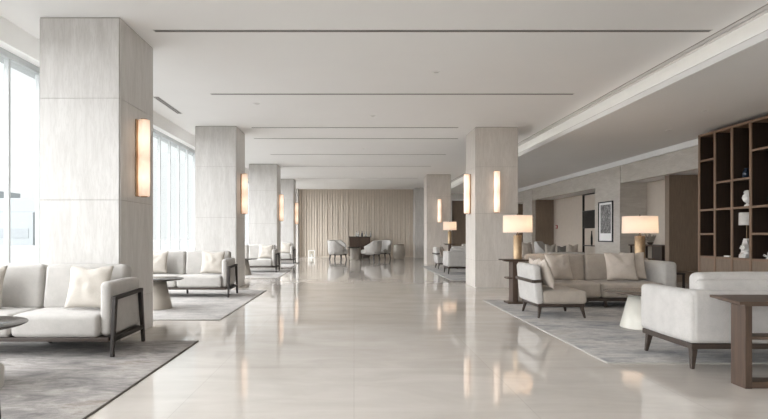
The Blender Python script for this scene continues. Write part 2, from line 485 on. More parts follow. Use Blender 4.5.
# outside: paved ground and buildings with the haze put into their pale colour
struct(quick('ground', M['paving'], (-160, -4.8, -60, 160, -0.6, -0.22), (-4.8, 60, -60, YB - .25, -0.6, -0.22)))
for i, (x, y, wx, wy, hz, lab) in enumerate([
        (-60, 94, 16, 10, 7.5, 'wide pale grey office building in the haze beyond the glass'),
        (-47, 77, 6, 6, 4.5, 'low pale block in front of the hazy skyline outside the window'),
        (-74, 108, 9, 9, 10, 'tall slim pale tower in the haze outside the window')]):
    t = thing('exterior_building', lab, 'building', (x, y, -0.22), 0, None)
    b = MB(); b.box(-wx / 2, wx / 2, -wy / 2, wy / 2, 0, hz)
    b.build('wall', M['concrete'], t)
    b = MB()
    for fl in range(int(hz // 3)): b.box(-wx / 2 + .6, wx / 2 - .6, -wy / 2 - .06, -wy / 2, fl * 3 + 1.0, fl * 3 + 2.3); b.box(wx / 2, wx / 2 + .06, -wy / 2 + .6, wy / 2 - .6, fl * 3 + 1.0, fl * 3 + 2.3)
    b.build('window_band', M['pale_glass'], t)

# ------------------------------------------------------------------ columns
def column(x0, x1, y0, y1, label, z_joints=(.44, 1.57, 2.70), cm='column'):
    m = MB(); g = .014
    m.box(x0 + .008, x1 - .008, y0 + .008, y1 - .008, 0, CE, m=M['joint'])
    zs = [0] + list(z_joints) + [CE]
    for a, b_ in zip(zs[:-1], zs[1:]):
        a2 = a + (.0025 if a > 0 else 0); b2 = b_ - (.0025 if b_ < CE else .012)
        m.box(x0, x1, y0 + g, y1 - g, a2, b2, m=M[cm])
        m.box(x0 + g, x1 - g, y0, y1, a2, b2, m=M[cm])
    o = m.build('column', M['column']); struct(o); o['label'] = label; o['category'] = 'column'
    return o
colL = [(-3.50, -2.60, 6.00, 7.00), (-3.53, -2.61, 11.99, 12.93), (-3.58, -2.62, 18.4, 19.32), (-3.55, -2.6, 23.3, 24.2)]
colR = [(2.72, 3.68, 12.1, 13.15), (2.91, 3.87, 21.56, 22.5)]
lab = ['big pale travertine column behind the first grey sofa on the window side', 'second travertine column along the window side', 'third travertine column along the window side', 'small distant travertine column beside the fluted far wall, window side']
for c, l in zip(colL, lab): column(*c, l)
lab = ['travertine column with two sconces beside the brass lamp and side table', 'distant travertine column with a sconce behind the small lit lamp']
for c, l in zip(colR, lab): column(*c, l, (.61, 1.66, 2.71), 'column_sconce_lit')

# ------------------------------------------------------------------ sconces
def make_sconce(label, loc, rotz):
    # local: mounted on a wall at y=0, projecting to -y, centre height at z=0
    t = thing('wall_sconce', label, 'sconce', loc, rotz, 'tall wall sconces on the columns')
    MB().box(-.055, .055, -.018, 0, -.46, .46, .004).build('back_plate', M['brass'], t)
    b = MB(); b.lathe([(.001, -.455), (.062, -.455), (.066, -.44), (.066, .44), (.062, .455), (.001, .455)], 0, -.085, 24, cap=False)
    b.build('glass_tube', M['sconce'], t)
    for (za, zb) in ((.455, .468), (-.468, -.455)): MB().lathe([(.04, za), (.04, zb)], 0, -.085, 20).build('end_cap', M['brass'], t)
    return t
s0 = make_sconce('biggest glowing sconce, on the column behind the first grey sofa', (-2.60, 6.47, 2.10), R(90))
dup(s0, (-2.61, 12.47, 2.13), R(90), 'glowing sconce on the second window-side column')
dup(s0, (-2.62, 18.88, 2.13), R(90), 'small glowing sconce on the third window-side column')
dup(s0, (-2.60, 23.75, 2.13), R(90), 'tiny glowing sconce on the fourth window-side column, next to the fluted wall')
dup(s0, (3.18, 12.10, 2.14), 0, 'bright sconce on the broad front face of the column by the brass lamp')
dup(s0, (2.72, 12.62, 2.14), R(-90), 'sconce on the narrow aisle-side face of the column by the brass lamp')
dup(s0, (3.40, 21.56, 2.14), 0, 'small sconce on the distant column above the small lit lamp')

# ------------------------------------------------------------------ ceiling fittings
def slot(y, x0, x1, label, wy=.05):
    b = MB(); h = .004
    b.box(x0, x1, y - wy / 2 - .012, y - wy / 2, CE - h, CE); b.box(x0, x1, y + wy / 2, y + wy / 2 + .012, CE - h, CE)
    b.box(x0 - .012, x0, y - wy / 2 - .012, y + wy / 2 + .012, CE - h, CE); b.box(x1, x1 + .012, y - wy / 2 - .012, y + wy / 2 + .012, CE - h, CE)
    t = thing('ceiling_slot_vent', label, 'vent', ((x0 + x1) / 2, y, CE), 0, 'linear slots across the ceiling')
    fo = b.build('flange', M['slot_flange'], t); fo.location = (-(x0 + x1) / 2, -y, -CE)
    b = MB(); b.box(x0, x1, y - wy / 2, y + wy / 2, CE - .002, CE)
    bo = b.build('slot_shade_strip', M['slot_dark'], t); bo.location = (-(x0 + x1) / 2, -y, -CE)  # flush dark strip, the shade of the slot recess painted as colour
ordn = ['first and longest dark ceiling slot, starting beside the big travertine column', 'second dark ceiling slot, halfway to the column by the brass lamp',
        'third thin ceiling slot, level with the tops of the paired columns', 'fourth thin ceiling slot, just beyond the paired columns',
        'fifth thin ceiling slot, before the third window-side column', 'sixth thin ceiling slot, at the third window-side column', 'seventh thin ceiling slot, before the fluted far wall']
for (y, a, b_), l in zip([(6.40, -2.36, 4.22), (9.27, -2.45, 3.76), (12.16, -2.3, 2.34), (13.54, -2.5, 2.6), (16.2, -2.5, 2.75), (19.0, -2.5, 2.7), (23.0, -2.4, 2.7)], ordn): slot(y, a, b_, l)
t = thing('ceiling_grille_vent', 'slim slatted air grille in the ceiling along the window side', 'vent', (-3.47, 10.1, CE))
b = MB(); b.box(-.052, -.04, -.65, .65, -.006, 0); b.box(.04, .052, -.65, .65, -.006, 0); b.box(-.052, .052, -.662, -.65, -.006, 0); b.box(-.052, .052, .65, .662, -.006, 0); b.build('frame', M['slot_flange'], t)
b = MB()
for i in range(2): b.box(-.018 + i * .026, -.010 + i * .026, -.65, .65, -.005, 0)
b.build('slat', M['slot_flange'], t)
MB().box(-.04, .04, -.65, .65, -.0015, 0).build('duct_shade_plate', M['slot_dark'], t)  # flat dark plate painting the shade behind the grille slats
def downlight(px, py, label, z):
    Y = (z - H) * 540 / (235 - py); X = (px - 354) * Y / 540
    t = thing('ceiling_downlight', label, 'downlight', (round(X, 2), round(Y, 2), z), 0, 'small recessed downlights')
    MB().lathe([(.055, -.008), (.062, 0), (.04, 0), (.04, -.008), (.055, -.008)], seg=24, cap=False).build('rim', M['white_trim'], t)
    MB().lathe([(.001, -.003), (.04, -.003)], seg=24, cap=False).build('lens', M['slot_flange'], t)
for px, py, l in [(436.5, 72, 'small recessed downlight between the first two ceiling slots'), (372.5, 116, 'small recessed downlight past the second ceiling slot, mid aisle'),
                  (257, 103.6, 'small recessed downlight past the second ceiling slot, window side'), (363.5, 148.5, 'tiny recessed downlight before the fifth ceiling slot'), (360, 171, 'tiny recessed downlight near the seventh ceiling slot')]: downlight(px, py, l, CE)
for px, py, l in [(705, 110.5, 'recessed downlight in the lower ceiling, close to the bookcase top'), (668.5, 130, 'recessed downlight in the lower ceiling, further from the bookcase')]: downlight(px, py, l, CR)

# ------------------------------------------------------------------ rugs
def rug(x0, x1, y0, y1, mat, edge, label):
    t = thing('area_rug', label, 'rug', ((x0 + x1) / 2, (y0 + y1) / 2, 0))
    hx, hy = (x1 - x0) / 2, (y1 - y0) / 2
    MB().box(-hx + .012, hx - .012, -hy + .012, hy - .012, 0, .012).build('pile', mat, t)
    b = MB(); b.box(-hx, -hx + .014, -hy, hy, 0, .010, .003); b.box(hx - .014, hx, -hy, hy, 0, .010, .003); b.box(-hx, hx, -hy, -hy + .014, 0, .010, .003); b.box(-hx, hx, hy - .014, hy, 0, .010, .003)
    b.build('binding', edge, t)
rug(-4.3, -1.72, 1.6, 5.99, M['rug_near'], M['edge'], 'distressed grey rug under the first grey sofa and dark round table')
rug(-4.3, -1.85, 7.45, 11.5, M['rug_pale'], M['edge_light'], 'pale grey rug under the second sofa along the windows')
rug(-4.3, -2.08, 14.9, 18.2, M['rug_pale'], M['edge_light'], 'pale rug under the third sofa along the windows')
rug(-4.3, -2.3, 19.7, 23.1, M['rug_pale'], M['edge_light'], 'small pale rug under the last sofa along the windows')
rug(2.32, 6.7, 4.94, 9.7, M['rug_blue'], M['edge_light'], 'blue-grey rug under the taupe sofa and cone-base table')
rug(2.5, 6.9, 13.9, 20.4, M['rug_blue'], M['edge_light'], 'distant blue-grey rug under the white sofas past the sconce column')

# ------------------------------------------------------------------ pillows
def pillow_mesh(w, h, th, seed):
    b = MB(); n = 18; grid = {}
    for side in (-1, 1):
        for i in range(n + 1):
            for j in range(n + 1):
                u = -1 + 2 * i / n; v = -1 + 2 * j / n
                if side == 1 and (i in (0, n) or j in (0, n)):
                    grid[(side, i, j)] = grid[(-1, i, j)]; continue
                pr = (max(0, 1 - abs(u) ** 2.4) * max(0, 1 - abs(v) ** 2.4)) ** .55
                x = u * w / 2 * (1 - .075 * (1 - v * v)); z = v * h / 2 * (1 - .06 * (1 - u * u))
                if v > 0: z -= .05 * h * max(0, 1 - (u * 2.2) ** 2) * v      # chopped top
                k = 1.0 + (-.18 * v)
                y = side * th / 2 * pr * k
                nn = noise.noise(Vector((u * 2.2 + seed, v * 2.2 - seed, side * .7)))
                y += nn * .018 * pr + (  .005 * math.sin(9 * (u + v * .6 + seed)) * pr if v > .1 else 0)
                grid[(side, i, j)] = b.bm.verts.new((x, y, z + h / 2))
    fs = []
    for side in (-1, 1):
        for i in range(n):
            for j in range(n):
                q = [grid[(side, i, j)], grid[(side, i + 1, j)], grid[(side, i + 1, j + 1)], grid[(side, i, j + 1)]]
                fs.append(b.bm.faces.new(q if side < 0 else q[::-1]))
    b._set(fs, None, True); return b
def pillow(loc, w, h, th, lean, rz, mat, label, group, seed=0.3, roll=0):
    o = pillow_mesh(w, h, th, seed).build('throw_pillow', mat)
    o.location = loc
    o.rotation_euler = Matrix.Rotation(rz, 3, 'Z').to_4x4().to_3x3().__matmul__(Matrix.Rotation(-lean, 3, 'X')).__matmul__(Matrix.Rotation(roll, 3, 'Y')).to_euler()
    return tag(o, label, 'pillow', group)

# ------------------------------------------------------------------ window-side sofa (front faces -y)
def make_sofa_window(label, loc):
    t = thing('two_seat_sofa', label, 'sofa', loc, 0, 'grey sofas along the windows')
    W = 1.0
    MB().box(-W + .06, W - .06, -.385, .36, .145, .185, .006).build('base_rail', M['dark_wood'], t)
    for s in (-1, 1):
        x0, x1 = (-W + .15, -.004) if s < 0 else (.004, W - .15)
        MB().rbox(x0, x1, -.405, .20, .186, .405, .05, (0, .006, .014), .004, seed=s).build('seat_cushion', M['grey_fabric'], t)
        mat = Matrix.Translation((0, .20, .40)) @ Matrix.Rotation(R(-9), 4, 'X') @ Matrix.Translation((0, -.20, -.40))
        MB().rbox(x0 - s * 0 + (-.02 if s < 0 else 0), x1 + (.02 if s > 0 else 0), .12, .305, .37, .855, .055, (0, .022, .008), .004, mat=mat, seed=3 + s).build('back_cushion', M['grey_fabric'], t)
        a0, a1 = (W - .165, W - .052)
        if s < 0: a0, a1 = -a1, -a0
        MB().rbox(a0, a1, -.355, .38, .19, .715, .05, (.006, 0, .004), .003, seed=7 + s).build('armrest', M['grey_fabric'], t)
        xo = s * (W - .026)
        MB().bar((xo, -.375, 0), (xo, -.315, .565), .034, .040, .040, .055, bev=.006).build('leg', M['black_frame'], t)
        MB().bar((xo, .385, 0), (xo, .305, .565), .034, .040, .040, .055, bev=.006).build('leg', M['black_frame'], t)
        b = MB(); b.bar((xo, -.345, .555), (xo, .335, .575), .046, .038, bev=.008)
        b.bar((xo, -.355, .165), (xo, .36, .165), .034, .045, bev=.005); b.build('arm_rail', M['black_frame'], t)
    MB().rbox(-W + .16, W - .16, .30, .395, .19, .70, .04).build('back_frame', M['grey_fabric'], t)
    MB().bar((0, .30, .0), (0, .30, .15), .03, .03, .04, .04).build('support_foot', M['black_frame'], t)
    return t
GP = 'cream throw pillows on the window-side sofas'
sofa_spots = [(-3.29, 5.55, .0, 'big grey two-seat sofa in front of the first travertine column'),
              (-3.32, 10.46, .0, 'grey two-seat sofa in front of the second window-side column'),
              (-3.42, 17.3, .0, 'grey sofa in front of the third window-side column'),
              (-3.43, 22.3, .0, 'smallest grey sofa along the windows, by the far column')]
plabs = [('cream pillow at the open arm of the big grey sofa', 'cream pillow cut by the frame edge on the big grey sofa'),
         ('cream pillow by the open arm of the second window-side sofa', 'cream pillow half hidden by the first column on the second window-side sofa'),
         ('cream pillow on the third window-side sofa', None), ('small cream pillow on the last window-side sofa', None)]
base = None
for (x, y, z, l), pl in zip(sofa_spots, plabs):
    z = .012
    if base is None: base = make_sofa_window(l, (x, y, z))
    else: dup(base, (x, y, z), 0, l)
    pillow((x + .60, y - .13, z + .428), .46, .44, .16, R(15), R(-4), M['cream_pillow'], pl[0], GP, .3 + y)
    if pl[1]: pillow((x - .49, y - .13, z + .428), .46, .44, .16, R(15), R(3), M['cream_pillow'], pl[1], GP, .9 + y)

# round coffee tables
def make_round_table(label, loc, r, h, rb0, rb1, mtop, mbase, group=None):
    t = thing('round_coffee_table', label, 'coffee table', loc, 0, group)
    MB().lathe([(.001, h - .022), (r - .03, h - .022), (r - .004, h - .010), (r, h - .005), (r - .004, h), (.001, h)], seg=56, cap=False).build('tabletop', mtop, t)
    MB().lathe([(rb1, 0), (rb1, .01), (rb0, h - .022)], seg=48).build('base', mbase, t)
    return t
t0 = make_round_table('dark round table in front of the big grey sofa', (-3.03, 4.2, .012), .43, .475, .15, .25, M['dark_top'], M['taupe_base'], 'dark round tables by the window sofas')
dup(t0, (-3.16, 8.62, .012), 0, 'dark round table in front of the second window-side sofa, half behind the first column')
dup(t0, (-3.26, 15.85, .012), 0, 'round table in front of the third sofa, beside the second column')
make_round_table('brown round coffee table with glossy cream cone base on the blue-grey rug', (3.66, 6.84, .012), .46, .455, .16, .265, M['brown_top'], M['cream_base'])

# upholstered bench cut by the frame at the lower corner
t = thing('upholstered_bench', 'light bench cut off at the lower window-side corner, on the distressed rug', 'bench', (-2.50, 2.95, .012))
MB().rbox(-.42, .42, -.3, .3, .24, .42, .05, (0, 0, .012), .003).build('seat', M['grey_fabric'], t)
MB().box(-.39, .39, -.27, .27, .20, .245, .005).build('base_rail', M['dark_wood'], t)
for sx in (-1, 1):
    for sy in (-1, 1): MB().bar((sx * .385, sy * .26, 0), (sx * .37, sy * .245, .22), .03, .03, .042, .042).build('leg', M['black_frame'], t)

# ------------------------------------------------------------------ lounge group by the column
zr = .012
# taupe sofa, faces -y
def make_lounge_sofa(label, loc, fab, arm_fab, W=2.25):
    t = thing('lounge_sofa', label, 'sofa', loc, 0, None)
    hw = W / 2; aw = .24; D = .46
    MB().box(-hw + .03, hw - .04, -D + .05, D - .04, .105, .165, .006).build('base_frame', M['dark_wood'], t)
    xs = -hw + .02; xe = hw - aw; xm = (xs + xe) / 2
    for (a, b_) in ((xs, xm - .004), (xm + .004, xe)):
        MB().rbox(a, b_, -D, .24, .167, .40, .045, (0, .008, .018), .004, seed=a).build('seat_cushion', fab, t)
        mat = Matrix.Translation((0, .2, .4)) @ Matrix.Rotation(R(-7), 4, 'X') @ Matrix.Translation((0, -.2, -.4))
        MB().rbox(a, b_, .14, .33, .37, .845, .05, (0, .03, .006), .004, mat=mat, seed=a + 5).build('back_cushion', fab, t)
    MB().rbox(-hw + .02, hw - .03, .34, .46, .167, .76, .05).build('back_frame', fab, t)
    MB().rbox(hw - aw, hw, -D + .04, .42, .167, .735, .06, (.006, .006, .006), .003).build('armrest', arm_fab, t)
    for sx in (-1, 0, 1):
        for sy in (-1, 1): MB().bar((sx * (hw - .11), sy * (D - .12), 0), (sx * (hw - .11), sy * (D - .12), .11), .034, .034, .048, .048).build('leg', M['dark_wood'], t)
    return t
make_lounge_sofa('wide taupe sofa facing the camera, behind the cone-base table', (4.06, 9.06, zr), M['taupe_sofa'], M['grey_fabric'])
GT = 'beige throw pillows on the lounge seats'
pillow((3.38, 8.79, zr + .424), .46, .46, .16, R(18), R(14), M['beige_pillow'], 'beige pillow leaning in the sofa corner behind the lounge chair', GT, 1.1)
pillow((4.38, 8.80, zr + .424), .50, .48, .17, R(18), R(-5), M['beige_pillow'], 'beige pillow in front of another at the arm of the taupe sofa', GT, 2.6)
pillow((4.66, 8.98, zr + .424), .42, .47, .13, R(14), R(-4), M['beige_pillow'], 'beige pillow tucked behind another against the taupe sofa arm', GT, 4.2)

# lounge chair, back on the aisle side (-x), seat opens to +x
def make_lounge_chair(label, loc, rotz=0, fab=M['white_fabric'], sfab=M['taupe_sofa']):
    t = thing('lounge_chair', label, 'lounge chair', loc, rotz, None)
    MB().box(-.35, .31, -.36, .36, .155, .20, .008).build('base_frame', M['dark_wood'], t)
    MB().rbox(-.30, .335, -.385, .385, .20, .385, .05, (0, .006, .02), .004).build('seat_cushion', sfab, t)
    mat = Matrix.Translation((-.34, 0, .2)) @ Matrix.Rotation(R(-5), 4, 'Y') @ Matrix.Translation((.34, 0, -.2))
    MB().rbox(-.385, -.275, -.40, .40, .20, .745, .038, (.006, 0, .006), .003, mat=mat).build('backrest', fab, t)
    b = MB(); b.box(-.415, -.380, -.395, .395, .50, .545, .008, mat=mat); b.box(-.40, -.27, -.408, -.394, .50, .545, .005, mat=mat); b.build('back_band', M['dark_wood'], t)
    for sx in (-1, 1):
        for sy in (-1, 1): MB().bar((sx * .325 - .015, sy * .35, 0), (sx * .295 - .015, sy * .315, .16), .028, .028, .05, .05, bev=.006).build('leg', M['dark_wood'], t)
    return t
make_lounge_chair('white-backed lounge chair with taupe seat and wooden back band, beside the aisle', (2.93, 7.93, zr))
pillow((2.81, 7.74, zr + .412), .42, .44, .14, R(16), R(84), M['beige_pillow'], 'beige pillow against the white backrest of the lounge chair', GT, 3.3)
pillow((2.81, 8.16, zr + .412), .36, .42, .13, R(14), R(92), M['beige_pillow'], 'beige pillow standing second in the lounge chair, behind the first', GT, 5.3)

# white sofa with its back to the camera (faces +y)
def make_back_sofa(label, loc, W=2.3):
    t = thing('low_back_sofa', label, 'sofa', loc, 0, None)
    # local: x from 0 to W, y from 0 (back) to .9 (front)
    MB().box(.03, W - .03, .03, .83, .175, .225, .006).build('base_frame', M['dark_wood'], t)
    MB().rbox(.01, .17, .01, .84, .225, .675, .045, (.012, 0, .006), .003).build('armrest', M['white_fabric'], t)
    MB().rbox(W - .17, W - .01, .01, .84, .225, .675, .045, (.012, 0, .006), .003).build('armrest', M['white_fabric'], t)
    MB().rbox(.03, W - .03, .0, .17, .226, .69, .045, (0, .012, .004), .003).build('back_frame', M['white_fabric'], t)
    mm = W / 2
    for (a, b_) in ((.175, mm - .004), (mm + .004, W - .175)):
        MB().rbox(a, b_, .18, .90, .225, .42, .05, (0, .008, .014), .003, seed=a).build('seat_cushion', M['white_fabric'], t)
    MB().rbox(.19, W - .19, .16, .36, .40, .825, .06, (0, .02, .008), .004).build('back_cushion', M['white_fabric'], t)
    MB().rbox(.12, W - .12, .05, .17, .60, .775, .05, (0, .008, .006), .003).build('back_bolster', M['white_fabric'], t)
    for sx in (.07, W - .07):
        for sy in (.07, .77): MB().bar((sx - (.02 if sx < 1 else -.02), sy + (-.02 if sy < .4 else .02), 0), (sx, sy, .178), .03, .03, .055, .055, bev=.006).build('leg', M['dark_wood'], t)
    return t
bs = make_back_sofa('off-white low sofa seen from behind, next to the wooden console', (2.90, 4.66, zr))
# its aisle-side legs: the back pair stands on the marble just off the rug
bs.location.z = .012

# wooden console in front of that sofa
t = thing('console_table', 'dark walnut console table cut by the frame edge, behind the off-white sofa', 'console table', (3.0, 4.2, 0))
b = MB(); b.prism([(-.07, -.10), (1.75, -.10), (1.75, .40), (.03, .40)], .652, .672); b.prism([(-.02, -.08), (1.70, -.08), (1.70, .36), (.07, .36)], .636, .652)
b.build('tabletop', M['walnut_x'], t)
MB().box(0, .055, -.06, .10, .0, .637, .004).build('leg', M['walnut'], t)
MB().box(1.64, 1.695, -.06, .10, .0, .637, .004).build('leg', M['walnut'], t)
MB().box(.055, 1.64, -.05, .09, .0, .05, .004).build('floor_rail', M['walnut_x'], t)
MB().box(.056, 1.639, -.055, .095, .375, .40, .004).build('shelf', M['walnut_x'], t)

# side table + lamps
def make_side_table(label, loc):
    t = thing('side_table', label, 'side table', loc, 0, None)
    b = MB(); b.prism([(-.21, -.17), (.21, -.17), (.21, .17), (-.21, .17)], .732, .752); b.box(-.16, .16, -.13, .13, .715, .733); b.build('tabletop', M['walnut_x'], t)
    MB().box(-.045, .045, -.12, .12, .03, .716, .004).build('pedestal', M['walnut'], t)
    MB().box(-.13, .18, -.14, .14, 0, .03, .004).build('foot', M['walnut_x'], t)
    MB().box(-.13, -.045, -.10, .10, .42, .445, .003).build('shelf', M['walnut_x'], t)
    return t
make_side_table('narrow walnut side table beside the white-backed lounge chair', (2.74, 9.28, zr))
def make_lamp(label, loc, rs, hs, rb, hb, watt):
    t = thing('table_lamp', label, 'lamp', loc, 0, None)
    MB().lathe([(rb, 0), (rb, .015), (rb * .97, .02), (rb * .97, hb - .012), (rb, hb - .008), (rb, hb), (.001, hb)], seg=36).build('lamp_base', M['brass'], t)
    z0 = hb + .05
    b = MB(); b.lathe([(.012, hb), (.012, z0 + hs * .5)], seg=12); b.lathe([(.028, hb), (.028, hb + .03)], seg=16); b.lathe([(.012, z0 + hs), (.018, z0 + hs + .012), (.006, z0 + hs + .035)], seg=12)
    for a in range(3):
        an = a * 2 * PI / 3; b.bar((0, 0, z0 + hs - .01), (rs * .985 * math.cos(an), rs * .985 * math.sin(an), z0 + hs - .01), .006, .006, bev=0)
    b.lathe([(.006, z0 + hs * .5), (.006, z0 + hs)], seg=8)
    b.build('stem', M['metal'], t)
    MB().lathe([(rs, z0), (rs * .985, z0 + hs), (rs * .975, z0 + hs), (rs * .99, z0), (rs, z0)], seg=56, cap=False).build('lamp_shade', M['shade'], t)
    MB().lathe([(.001, z0 + hs * .30), (.03, z0 + hs * .36), (.036, z0 + hs * .5), (.02, z0 + hs * .62), (.001, z0 + hs * .64)], seg=16, cap=False).build('bulb', emit('bulb_glow', (1, .72, .48), 4), t)
    L = bpy.data.lights.new('lamp_glow', 'POINT'); L.energy = watt; L.color = (1, .76, .56); L.shadow_soft_size = .05
    lo = bpy.data.objects.new('lamp_glow', L); C.objects.link(lo); lo.parent = t; lo.location = (.06, -.02, z0 + hs * .5)
    return t
make_lamp('lit brass lamp with white drum shade, on the narrow side table by the column', (2.81, 9.28, zr + .752), .245, .29, .073, .41, 6)
s2 = make_side_table('walnut side table mostly hidden behind the taupe sofa, under the bigger lamp', (5.24, 9.95, 0))
make_lamp('bigger lit brass lamp with white drum shade behind the taupe sofa arm', (5.24, 9.9, .752), .30, .31, .09, .41, 8)
# small dark end table by the sofa arm, with little bottle
t = thing('end_table', 'small dark end table between the taupe sofa arm and brown panel', 'side table', (5.42, 9.25, zr))
MB().box(-.16, .16, -.16, .16, .50, .525, .004).build('tabletop', M['black_frame'], t)
for sx in (-1, 1):
    for sy in (-1, 1): MB().bar((sx * .14, sy * .14, 0), (sx * .14, sy * .14, .50), .03, .03).build('leg', M['black_frame'], t)
MB().box(-.14, .14, -.14, .14, .18, .20, .003).build('shelf', M['black_frame'], t)
t = thing('glass_jar', 'little dark jar on the small end table', 'jar', (5.40, 9.18, zr + .525))
MB().lathe([(.03, 0), (.045, .02), (.045, .07), (.02, .09), (.02, .10)], seg=20).build('body', M['bottle'], t); MB().lathe([(.022, .10), (.022, .115), (.004, .125)], seg=16).build('lid', M['metal'], t)

# ------------------------------------------------------------------ bookcase (front faces -x)
XB = 7.05; XBb = 7.5
t = thing('bookcase', 'tall dark walnut open bookcase with cabinets below', 'bookcase', (XB, 9.6, 0))
def L_(b): # world-coordinates mesh under bookcase root
    return b
def bcase(name, mat, b):
    o = b.build(name, mat, t); o.location = (-XB, -9.6, 0); return o
divs = [11.04 - .477 * i for i in range(8)]
zt = 3.22
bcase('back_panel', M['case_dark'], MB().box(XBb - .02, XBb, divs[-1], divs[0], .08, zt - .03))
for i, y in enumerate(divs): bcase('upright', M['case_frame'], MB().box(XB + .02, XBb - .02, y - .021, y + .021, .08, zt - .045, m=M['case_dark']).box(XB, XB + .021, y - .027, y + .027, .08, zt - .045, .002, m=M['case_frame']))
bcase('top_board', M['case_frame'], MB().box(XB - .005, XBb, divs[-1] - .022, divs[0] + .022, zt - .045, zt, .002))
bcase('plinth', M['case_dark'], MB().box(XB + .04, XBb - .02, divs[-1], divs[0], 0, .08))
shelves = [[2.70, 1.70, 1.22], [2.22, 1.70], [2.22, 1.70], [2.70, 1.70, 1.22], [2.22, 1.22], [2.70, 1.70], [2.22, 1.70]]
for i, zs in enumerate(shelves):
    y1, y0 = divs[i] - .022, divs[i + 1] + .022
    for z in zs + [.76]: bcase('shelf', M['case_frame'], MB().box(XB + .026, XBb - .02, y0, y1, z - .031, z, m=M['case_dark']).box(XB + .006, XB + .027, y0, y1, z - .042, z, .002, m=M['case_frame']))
    d = bcase('cabinet_door', M['brown_wall'], MB().box(XB + .012, XB + .032, y0 + .003, y1 - .003, .085, .725, .002))
    for z in zs[:0]: pass
# shelf ornaments
def lathe_thing(name, label, cat, loc, parts):
    tt = thing(name, label, cat, (loc[0], loc[1], loc[2] + .002))
    for nm, prof, m in parts: MB().lathe(prof, seg=24).build(nm, m, tt)
    return tt
lathe_thing('small_vase', 'dark blue-black vase on an upper bookcase shelf', 'vase', (7.16, 9.86, 2.22), [('body', [(.035, 0), (.06, .05), (.055, .12), (.03, .16)], M['blue_glaze']), ('rim', [(.03, .16), (.036, .175)], M['blue_glaze'])])
tt = thing('sprig_plant', 'dark leafy sprig in pot on the bookcase shelf at the frame edge', 'plant', (7.17, 9.28, 1.702))
MB().lathe([(.035, 0), (.05, .06), (.05, .07)], seg=20).build('pot', M['blue_glaze'], tt)
b = MB()
for i in range(16):
    a = i * 2.4; rr = .03 + .05 * random.random(); z = .08 + .1 * random.random()
    b.bar((0, 0, .06), (rr * math.cos(a), rr * math.sin(a), z), .006, .006, .03, .004, bev=0)
b.build('foliage', M['leaf'], tt)
# white coral ornament
def coral(name, label, loc, size, n, seed):
    rnd = random.Random(seed); b = MB()
    for i in range(n):
        a = rnd.random() * 2 * PI; e = .35 + rnd.random() * .9; r = size * (.35 + .65 * rnd.random())
        p = Vector((r * math.cos(a) * math.cos(e), r * math.sin(a) * math.cos(e), r * math.sin(e) * 1.2))
        q = p * .3
        b.bar((0, 0, size * .24), q + Vector((0, 0, size * .1)), size * .2, size * .2, size * .16, size * .16, bev=0); b.bar(q + Vector((0, 0, size * .1)), p, size * .16, size * .16, size * .08, size * .08, bev=.002)
    tt = thing(name, label, 'ornament', (loc[0], loc[1], loc[2] + .002))
    b.build('branches', M['white_ceramic'], tt)
    MB().lathe([(size * .5, 0), (size * .45, size * .1), (.001, size * .22)], seg=20, cap=False).build('base', M['white_ceramic'], tt)
lathe_thing('white_sculpture', 'white knobbly bulb sculpture above the shelf lamp in the bookcase', 'ornament', (7.14, 9.80, 1.70), [('pedestal', [(.05, 0), (.05, .02), (.02, .04), (.02, .06)], M['white_ceramic']), ('bulb', [(.02, .06), (.06, .09), (.085, .15), (.07, .20), (.045, .225), (.06, .25), (.04, .285), (.001, .295)], M['white_ceramic'])])
coral('shell_ornament', 'white spiky shell on the low bookcase shelf at the frame edge', (7.2, 9.34, .76), .13, 40, 4)
coral('coral_ornament', 'small white coral on the low shelf beside the brown panel', (7.18, 10.66, .76), .075, 20, 9)
lathe_thing('dark_bottle', 'small dark bottle on the middle shelf of the end bookcase bay', 'bottle', (7.15, 10.64, 1.22), [('body', [(.03, 0), (.035, .01), (.035, .10), (.014, .13)], M['blue_glaze']), ('neck', [(.014, .13), (.014, .17), (.018, .175)], M['blue_glaze'])])
lathe_thing('white_figurine', 'white slender figurine on the low shelf of the second bookcase bay', 'ornament', (7.17, 10.16, .76), [('base', [(.045, 0), (.04, .03)], M['white_ceramic']), ('body', [(.03, .03), (.045, .08), (.025, .13), (.035, .16), (.02, .19), (.001, .20)], M['white_ceramic'])])
tt = thing('closed_book', 'thin pale book lying flat on the low shelf by the figurine', 'book', (7.19, 10.31, .762))
MB().box(-.08, .08, -.07, .07, .004, .022).build('pages', M['white_ceramic'], tt); b = MB(); b.box(-.085, .085, -.075, .075, 0, .004); b.box(-.085, .085, -.075, .075, .022, .026); b.build('cover', M['cream_base'], tt)
# shelf lamp with stacked white base
tt = thing('shelf_lamp', 'unlit lamp with white shade and rugged white base inside the bookcase', 'lamp', (7.20, 9.90, .762))
b = MB(); rnd = random.Random(3)
for i in range(11):
    z = i * .032; r = .105 - .006 * i + rnd.uniform(-.012, .012)
    b.box(-r, r, -r * .8, r * .8, z, z + .034, .008, mat=Matrix.Rotation(rnd.uniform(-.6, .6), 4, 'Z'))
b.build('lamp_base', M['white_ceramic'], tt)
MB().lathe([(.008, .35), (.008, .64)], seg=10).build('stem', M['brass'], tt)
MB().lathe([(.125, .60), (.12, .83), (.115, .83), (.12, .60), (.125, .60)], seg=36, cap=False).build('lamp_shade', M['unlit_shade'], tt)

